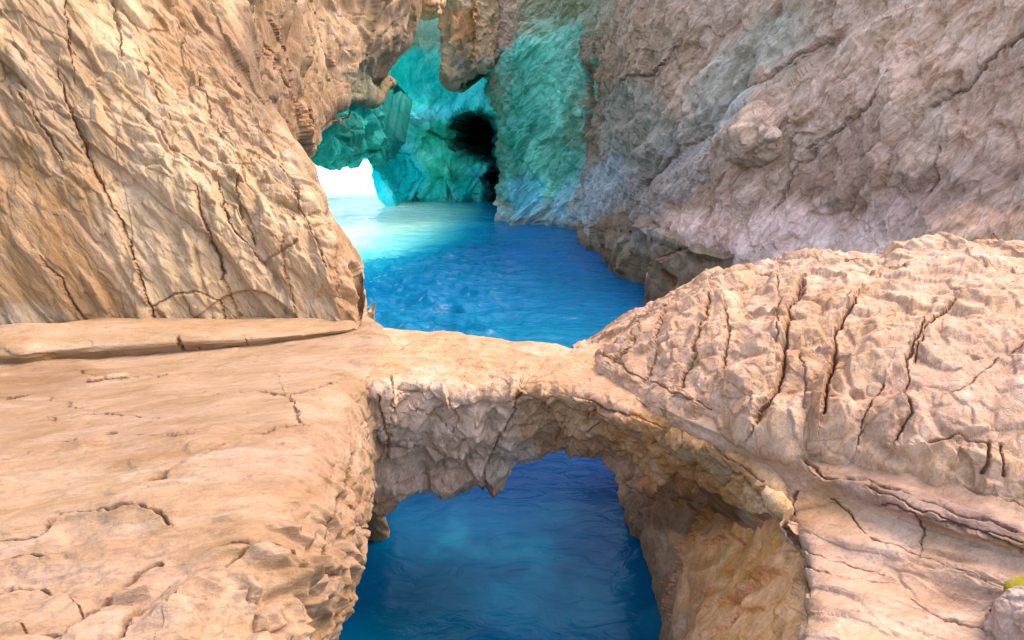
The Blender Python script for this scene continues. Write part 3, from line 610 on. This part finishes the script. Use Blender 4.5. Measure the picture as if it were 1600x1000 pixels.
# ================================================================== RIGHT CAVE WALL
def right_wall():
    base = [(783, 352, 36.5), (800, 351, 34.6), (850, 354, 33.6), (912, 362, 31), (935, 392, 25.2), (965, 412, 22.3), (1010, 442, 19), (1060, 458, 17.2), (1130, 475, 15.6), (1230, 500, 13.6), (1360, 540, 11.4), (1500, 590, 9.7), (1680, 660, 8.2), (1950, 760, 7.0)]
    tops = [1.05, 1.05, 1.06, 1.08, 1.12, 1.14, 1.18, 1.2, 1.22, 1.26, 1.3, 1.34, 1.38, 1.4]
    rows = [[] for _ in range(13)]
    pys = [None, None, .12, .25, .38, .5, .62, .74, .86, 1.0, 1.1, 1.2, 1.3]
    for (px, py, Y), tp in zip(base, tops):
        xb, yb, zb = PY(px, py, Y)
        for k, t in enumerate(pys):
            if k == 0: rows[k].append((xb, yb, -1.5)); continue
            if k == 1: rows[k].append((xb, yb, min(zb, 0.0))); continue
            q = py + (0 - py) * t
            if px < 800: pxx = px - 12 * t - (6 if t > .6 else 0)
            else: pxx = px
            rows[k].append(PY(pxx, q, Y * (1 + (tp - 1) * t)))
    # wrap the far left edge backwards
    for r in rows:
        x, y, z = r[0]; r.insert(0, (x + .3, y + 4, z)); r.insert(0, (x + 2.5, y + 14, z))
    st = (.72, .15, .68)
    L = [('smooth', 7, .6, st, 1.6), ('facet', 4.0, .42, st, 2.0), ('facet', 1.6, .28, st, 2.6), ('facet', .62, .20, st, 3.4), ('facet', .26, .10, st, 3.4), ('facet', .11, .028, st, 2.6)]
    def pre(B, px, py):
        # the lower right half stands proud of a diagonal seam running up to the right
        d, s = polydist(px + 10 * np.sin(py / 23.), py, [(905, 380), (1000, 290), (1090, 215), (1180, 150), (1290, 75), (1420, -20), (1600, -150)])
        k = np.where(s > 0, sstep(0, 16, d), 0)
        ray_ = B - np.array([0, 0, CAM_Z]); f = 1 - .045 * k * sstep(930, 1050, px)
        # recessed dark notch under (1180,190) knob and a hollow by (1340, 280)
        kx = (px - 1182) / 34.0; ky = (py - 218) / 42.0; kr = np.abs(kx + .15 * ky) ** 1.6 + np.abs(ky) ** 2.4
        f = f * (1 - .050 * (1 - sstep(.5, 1.15, kr)) * (1 - .55 * sstep(-.3, 1.2, ky)))
        return np.array([0, 0, CAM_Z]) + ray_ * f[..., None]
    TEAL, CY, GREY, MAUV = (62, 160, 146), (110, 196, 196), (150, 142, 130), (174, 146, 126)
    bl = [(880, 40, 90, 110, 0, (138, 140, 116), .9), (850, 180, 70, 160, 0, (112, 206, 186), .95), (880, 110, 45, 70, 20, (116, 184, 166), .8), (815, 120, 50, 70, 0, (78, 166, 150), .8), (790, 240, 30, 90, 0, (40, 140, 124), .8), (870, 240, 40, 50, 0, (96, 158, 142), .6), (850, 150, 24, 50, 20, (130, 210, 192), .7), (820, 200, 20, 60, 10, (40, 140, 128), .6), (890, 190, 16, 50, 0, (120, 130, 104), .6), (850, 335, 90, 26, 0, (146, 176, 184), .8), (818, 308, 24, 34, 0, (96, 190, 212), .8), (882, 295, 20, 40, 28, (136, 186, 206), .75),  # teal and pale blue blobs paint water-borne light onto the far end
          (935, 130, 26, 100, 0, (132, 108, 82), .9), (925, 230, 22, 60, 0, (128, 104, 80), .8), (1010, 80, 90, 90, -40, (160, 132, 108), .9), (950, 300, 40, 90, 20, (150, 164, 172), .8), (1000, 200, 60, 90, -35, (138, 134, 118), .85), (1180, 100, 130, 55, -42, (160, 154, 138), .8),
          (1100, 200, 120, 28, -38, (152, 150, 142), .7), (1030, 290, 100, 50, -35, (144, 134, 130), .8), (1000, 350, 70, 40, 0, (150, 138, 130), .7), (1130, 375, 130, 60, -15, (222, 190, 178), .95), (1260, 365, 170, 56, 0, (214, 182, 170), .9), (1200, 300, 90, 40, -20, (176, 146, 128), .6),
          (1320, 250, 110, 60, -35, (152, 120, 102), .7), (1450, 330, 120, 60, 0, (164, 134, 122), .8), (1540, 350, 90, 40, 0, (214, 168, 138), .8), (1450, 60, 180, 80, -30, (196, 160, 136), .8), (1560, 180, 90, 110, -20, (182, 148, 128), .8), (1330, 130, 100, 40, -35, (190, 156, 136), .7), (1500, 270, 130, 30, -10, (146, 118, 106), .7)]
    cracks = [([(1300, 60), (1180, 150), (1090, 215), (1000, 290)], 3, 9, 3), ([(1060, 60), (1040, 100), (970, 130)], 3, 10, 3), ([(905, 60), (915, 130), (912, 220)], 3, 10, 2), ([(1460, 220), (1450, 290)], 3, 9), ([(1390, 110), (1340, 170), (1260, 230)], 2.4, 8, 2),
              ([(1320, 180), (1240, 260), (1210, 330)], 2.6, 8, 2), ([(1560, 60), (1500, 120), (1440, 160)], 2.6, 8, 2), ([(1570, 60), (1600, 45)], 5, 20, 3)]
    return surf('cave_wall', rows, M_right, L, MAUV, bl, cracks, seed=83, flip=True, thick=(6, 4, 0), pre=pre, step=1.6, stain=(96, 74, 60), gain=1.2, tint=(1.03, .955, .84), ampfn=lambda px, py: (1 + .7 * (1 - sstep(890, 960, px))) * (1 - .45 * sstep(300, 370, py) * sstep(1000, 1080, px)))
rw = right_wall(); rw.name = 'wall_face'
RWL = ('long leaning grey mauve cave wall with slanting streaks along the right, turning teal at its far end', 'cave wall')

# brown undercut outcrop at its foot, by the water
def outcrop():
    rows = []
    base = [(905, 366, 30.0), (928, 388, 25.0), (958, 414, 21.6), (1000, 446, 18.2), (1040, 462, 16.6), (1085, 474, 15.4), (1130, 480, 15.2)]
    topy = [352, 352, 350, 352, 368, 385, 400]
    for t in (-.3, 0, .3, .6, .85, 1.0, 1.12):
        r = []
        for (px, py, Y), ty in zip(base, topy):
            q = py + (ty - py) * t; yy = Y - .9 + .5 * max(t, 0) + (2.5 if t > 1.05 else 0)
            if t < 0: x, y, z = PY(px, py, yy); r.append((x, y, z - 1.5))
            else: r.append(PY(px, q, yy))
        rows.append(r)
    st = (.2, 0, 1)
    L = [('smooth', 2, .5, st, 1), ('facet', 1.6, .45, st, 1.6), ('facet', .7, .2, st, 1.6), ('facet', .3, .08, st, 1.5)]
    cracks = [([(1008, 375), (1020, 395), (1022, 415), (1012, 425)], 7, 40), ([(1045, 425), (1058, 432), (1056, 442)], 6, 30), ([(1010, 410), (1040, 405), (1070, 390)], 3, 14, 8)]
    return surf('rock_outcrop', rows, M_brown, L, (132, 112, 88), [(1010, 370, 40, 26, 0, (156, 142, 130), .7), (960, 400, 36, 24, 30, (118, 100, 72), .7)], cracks, seed=97, flip=True, thick=(2, 2, 0), step=1.6, gain=.95)
tag(outcrop(), 'brown undercut outcrop with dark hollows at the water edge, below the right cave wall', 'rock outcrop')

# ================================================================== FAR CHAMBER (left open overhead, above the frame, to let skylight in)
def back_wall():
    cols = [(574, 46), (590, 48), (612, 50), (640, 50), (680, 51), (720, 51), (760, 50), (800, 50), (850, 52)]
    rows = []
    pys = [340, 318, 300, 270, 240, 210, 180, 150, 110, 60, 10, -30, -70, -100]
    for py in pys:
        r = []
        for k, (px, Y) in enumerate(cols):
            pxx = px
            if k <= 2:
                e = np.interp(py, [150, 235, 265, 300, 318], [0, 0, 9, 24, 36]); pxx = px + e * (1 - .3 * k)
            lean = np.interp(py, [-260, 60, 150, 240, 340], [-1.5, -1.5, -.8, -.3, 0])
            r.append(PY(pxx, py, Y + lean))
        x, y, z = r[0]; r.insert(0, (x - .2, y + 3, z)); r.insert(0, (x + 1.5, y + 8, z))
        rows.append(r)
    r0 = [(x, y, -2) for x, y, z in rows[0]]; rows.insert(0, r0)
    st = (.3, 0, 1)
    L = [('smooth', 7, .8, st, 1), ('facet', 4.0, 1.1, st, 1.5), ('facet', 1.8, .55, st, 1.5), ('facet', .8, .22, st, 1.5), ('smooth', .5, .06, st, 1.5)]
    hole = [(708, 196), (718, 182), (735, 174), (758, 184), (772, 206), (777, 240), (781, 280), (782, 322), (770, 330), (766, 300), (762, 262), (748, 246), (716, 224)]
    def pre(B, px, py):
        wx = px + 3 * np.sin(py / 7.) + 2 * np.sin(py / 3.1); wy = py + 3 * np.sin(px / 6.)
        ins = np.zeros(px.shape, bool); n = len(hole)
        for i in range(n):
            x0, y0 = hole[i]; x1, y1 = hole[(i + 1) % n]
            c = ((y0 > wy) != (y1 > wy)) & (wx < (x1 - x0) * (wy - y0) / (y1 - y0 + 1e-9) + x0); ins ^= c
        d, _ = polydist(wx, wy, hole + hole[:1]); k = np.where(ins, sstep(0, 5, d), 0)
        B = B.copy(); k = k * (1 - .55 * sstep(240, 270, py)); B[..., 1] += 15 * k; B[..., 0] += 3.5 * k
        # boulder in front of the tunnel and lumpy brow
        g = np.exp(-((px - 700) / 38.) ** 2 - ((py - 270) / 50.) ** 2) * (~ins); B[..., 1] -= 3.0 * g
        g = np.exp(-((px - 640) / 60.) ** 2 - ((py - 185) / 26.) ** 2); B[..., 1] -= 2.0 * g
        return B
    def amp(px, py): return .25 + .75 * sstep(135, 165, py)
    T = (52, 166, 150)  # light through the water, painted in as teal
    bl = [(640, 40, 80, 60, 0, (84, 98, 80), .95), (640, 122, 90, 42, 0, (12, 132, 124), .95), (640, 200, 60, 30, 0, (80, 190, 176), .7), (690, 250, 50, 60, 0, (26, 118, 92), .8), (660, 225, 30, 28, 0, (60, 158, 136), .8), (612, 266, 44, 54, 0, (10, 232, 240), 1),  # bright cyan blob paints the outlet's light on the jamb
          (600, 200, 30, 30, 0, (16, 128, 126), .7), (772, 285, 20, 50, 0, (2, 40, 48), .95), (700, 300, 70, 14, 0, (40, 140, 130), .7), (745, 215, 45, 45, 0, (6, 34, 32), .95), (775, 270, 20, 60, 0, (6, 60, 64), .8)]  # near-black blobs paint shade into the tunnel mouth
    cr = [([(575, 150), (577, 235)], 2.5, 16), ([(612, 235), (640, 238), (655, 270), (640, 300)], 3, 14, 6), ([(670, 205), (710, 225), (750, 238)], 3, 14, 8), ([(636, 240), (634, 270), (616, 300), (622, 318)], 3, 14, 6), ([(648, 316), (652, 300), (656, 316)], 2.5, 16), ([(697, 316), (700, 303), (704, 316)], 3, 18)]
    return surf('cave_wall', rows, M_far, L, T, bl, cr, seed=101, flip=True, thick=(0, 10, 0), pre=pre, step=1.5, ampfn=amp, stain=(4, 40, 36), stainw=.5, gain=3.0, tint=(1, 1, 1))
tag(back_wall(), 'far teal rock wall with a black tunnel mouth, at the back of the upper pool', 'cave wall')

def curtain():      # brown hanging roof mass on the left of the far chamber
    cols = [(310, 12, 420), (350, 13, 380), (385, 14.5, 330), (420, 16, 270), (448, 17.5, 240), (470, 19, 218), (492, 20.5, 176), (530, 22, 158), (570, 23.5, 154)]
    rows = []
    fr = [-.55, -.4, -.25, -.12, 0, .2, .4, .6, .8, .93, 1.0]
    for t in fr:
        r = []
        for k, (px, Y, by) in enumerate(cols):
            py = by * t if t >= 0 else 200 * t
            pxx = px
            if k >= 6:
                right = np.interp(py, [-180, -20, 20, 60, 85, 110, 165], [668, 652, 642, 634, 612, 592, 588]) - 14
                pxx = 470 + (right - 470) * [0.22, .62, 1.0][k - 6]
            r.append(PY(pxx, py, Y + (-.8 * t)))
        x, y, z = r[-1]; r += [(x - .05, y + 1.2, z), (x - 1, y + 4, z)]
        rows.append(r)
    rows.append([(x + 0, y + .9, z + .1) for x, y, z in rows[-1]]); rows.append([(x, y + 4, z + 1.0) for x, y, z in rows[-2]])
    st = (.35, .1, 1)
    L = [('smooth', 3, .5, st, 1.5), ('facet', 2.0, .40, st, 2.0), ('facet', .9, .22, st, 2.0), ('facet', .38, .09, st, 1.8), ('smooth', .25, .03, st, 2)]
    bl = [(430, 110, 40, 140, -8, (138, 108, 78), .8), (545, 60, 90, 60, 0, (182, 150, 116), .8), (560, 130, 40, 40, 0, (126, 124, 100), .9), (500, 190, 26, 50, 0, (140, 114, 88), .7), (600, 40, 40, 50, 0, (176, 146, 112), .6), (495, 235, 24, 16, 0, (110, 92, 74), .7)]
    return surf('rock_curtain', rows, M_brown, L, (158, 128, 96), bl, [([(400, 30), (430, 110), (470, 210)], 4, 18, 8), ([(500, 60), (510, 130), (505, 200)], 3, 12, 5)], seed=113, flip=False, thick=(-3, 4, 2), step=1.7, gain=.85)
ct = curtain(); ct.name = 'curtain_face'

def lump():         # hanging block above the bright outlet, water light painted on as dark teal
    cols = [(440, 30, 262), (480, 31, 254), (500, 31.5, 258), (520, 32, 268), (530, 32.5, 268), (545, 33, 261), (562, 33.5, 252), (577, 34, 249)]
    rows = []
    for py_t in (-1.2, -.3, 0, .3, .55, .8, .95, 1.0):
        r = []
        for px, Y, by in cols:
            py = 140 + (by - 140) * py_t
            r.append(PY(px, py, Y - 1.5 * max(0, 1 - abs(py_t - .6) * 1.5)))
        x, y, z = r[-1]; r += [(x, y + 1.5, z), (x - .5, y + 6, z)]
        rows.append(r)
    rows.append([(x, y + 1.2, z + .15) for x, y, z in rows[-1]]); rows.append([(x, y + 7, z + 1.2) for x, y, z in rows[-2]])
    st = (1, 0, .4)
    L = [('facet', 2.6, .7, st, 1.6), ('facet', 1.1, .38, st, 1.6), ('facet', .5, .14, st, 1.4)]
    return surf('rock_block', rows, M_far, L, (14, 104, 94), [(555, 200, 26, 40, 0, (8, 66, 62), .8), (525, 255, 40, 14, 0, (30, 130, 116), .7)], [([(505, 175), (530, 195), (550, 175)], 2.5, 12, 6)], seed=127, flip=False, thick=(0, 4, 3), step=1.5, gain=2.2, tint=(1, 1, 1))
tag(lump(), 'dark teal rock block hanging over the bright white cave outlet', 'hanging rock')

def pendant():      # brown pendant of roof rock in the middle
    cols = [(697, 37, 124), (706, 36.5, 128), (722, 36.5, 124), (745, 36.5, 108), (770, 37.5, 96), (800, 39, 66), (835, 42, 40), (880, 44, 10)]
    rows = []
    for t in (-1.0, -.8, -.6, -.3, 0, .3, .6, .85, 1.0):
        r = []
        for px, Y, by in cols:
            py = by * t if t >= 0 else t * 110
            r.append(PY(px + (3 if py < 30 and px < 700 else 0), py, Y - .8 * max(t, 0)))
        x, y, z = r[0]; r.insert(0, (x, y + 1.5, z)); r.insert(0, (x + .8, y + 5, z))
        rows.append(r)
    rows.append([(x, y + 1.2, z + .2) for x, y, z in rows[-1]]); rows.append([(x, y + 6, z + 2.0) for x, y, z in rows[-2]])
    st = (.2, 0, 1)
    L = [('facet', 2.8, .5, st, 2.0), ('facet', 1.2, .45, st, 2.0), ('facet', .5, .24, st, 1.8), ('facet', .25, .10, st, 1.6)]
    return surf('rock_pendant', rows, M_brown, L, (146, 122, 92), [(712, 40, 30, 36, 0, (164, 114, 72), .8), (735, 110, 40, 30, 0, (112, 110, 92), .9), (790, 30, 40, 40, 0, (150, 130, 98), .6)], [([(738, 0), (742, 50), (735, 90)], 3, 14, 6)], seed=131, flip=True, thick=(2, 4, 2), step=1.5, gain=1.3)
tag(pendant(), 'brown rock pendant hanging from the roof in front of the far teal wall', 'hanging rock')

# bulges of the walls
rw.name = 'cave_wall'; tag(rw, RWL[0], RWL[1])
k2 = chunk('rock_bulge', PY(664, -6, 30), (1.7, 2.0, 1.7), (0, 10, 0), M_brown, (236, 186, 136), 5, n=30, gain=.8)
root('rock_curtain', (-6, 18, 5), 'brown ragged rock curtain hanging from the roof beside the slanting left wall', 'hanging rock', [ct, k2])

# ================================================================== LOOSE ROCKS
def stone(px, py, z, dims, rot, color, seed, label, mat=M_hump, name='loose_stone', cat='stone', Y=None, **kw):
    p = PY(px, py, Y) if Y else PZ(px, py, z)
    return tag(chunk(name, p, dims, rot, mat, color, seed, **kw), label, cat)
stone(1264, 664, 2.40, (.22, .12, .10), (0, -25, 20), (238, 196, 140), 3, 'pale yellow wedge shaped stone lodged in the cleft under the pink mound')
stone(1262, 678, 2.38, (.16, .12, .06), (10, 5, 20), (232, 194, 136), 4, 'flat yellowish stone lying just below the pale yellow wedge')
stone(1612, 980, 2.10, (.26, .24, .26), (0, 20, 10), (234, 196, 170), 6, 'rounded pale pink boulder cut by the lower right corner', name='boulder', cat='boulder', n=60, rough=.12)
stone(1610, 926, 2.19, (.17, .14, .09), (0, -20, 0), (190, 172, 20), 7, 'smooth yellow green stone wedged behind the corner boulder', name='mossy_stone', rough=.02, mat=M_ledge)
stone(183, 588, 2.35, (.15, .10, .035), (0, 0, 10), (224, 186, 148), 9, 'small flat tan stone slab lying at the foot of the left wall')
stone(150, 592, 2.36, (.10, .07, .025), (0, 3, 30), (214, 170, 130), 10, 'thin broken stone chip just left of the flat tan slab')
# blocks built into the bridge: parts of it
blocks = []
for px, py, Y, dm, rt, cl, sdn in [(1012, 668, 4.06, (.34, .22, .17), (0, 16, -30), (196, 150, 104), 21), (1072, 692, 3.76, (.30, .22, .15), (0, 20, -38), (192, 146, 98), 22), (1126, 720, 3.50, (.26, .2, .15), (0, 26, -42), (186, 140, 92), 23)]:
    blocks += [chunk('stone_block', PY(px, py, Y), dm, rt, M_arch, cl, sdn, n=50, power=7, rough=.10, fsize=.8)]
root('rock_arch', (0, 5, 1.2), 'natural rock bridge with jagged grey pink underside, crossing between the two blue pools', 'rock arch', [ar] + blocks)
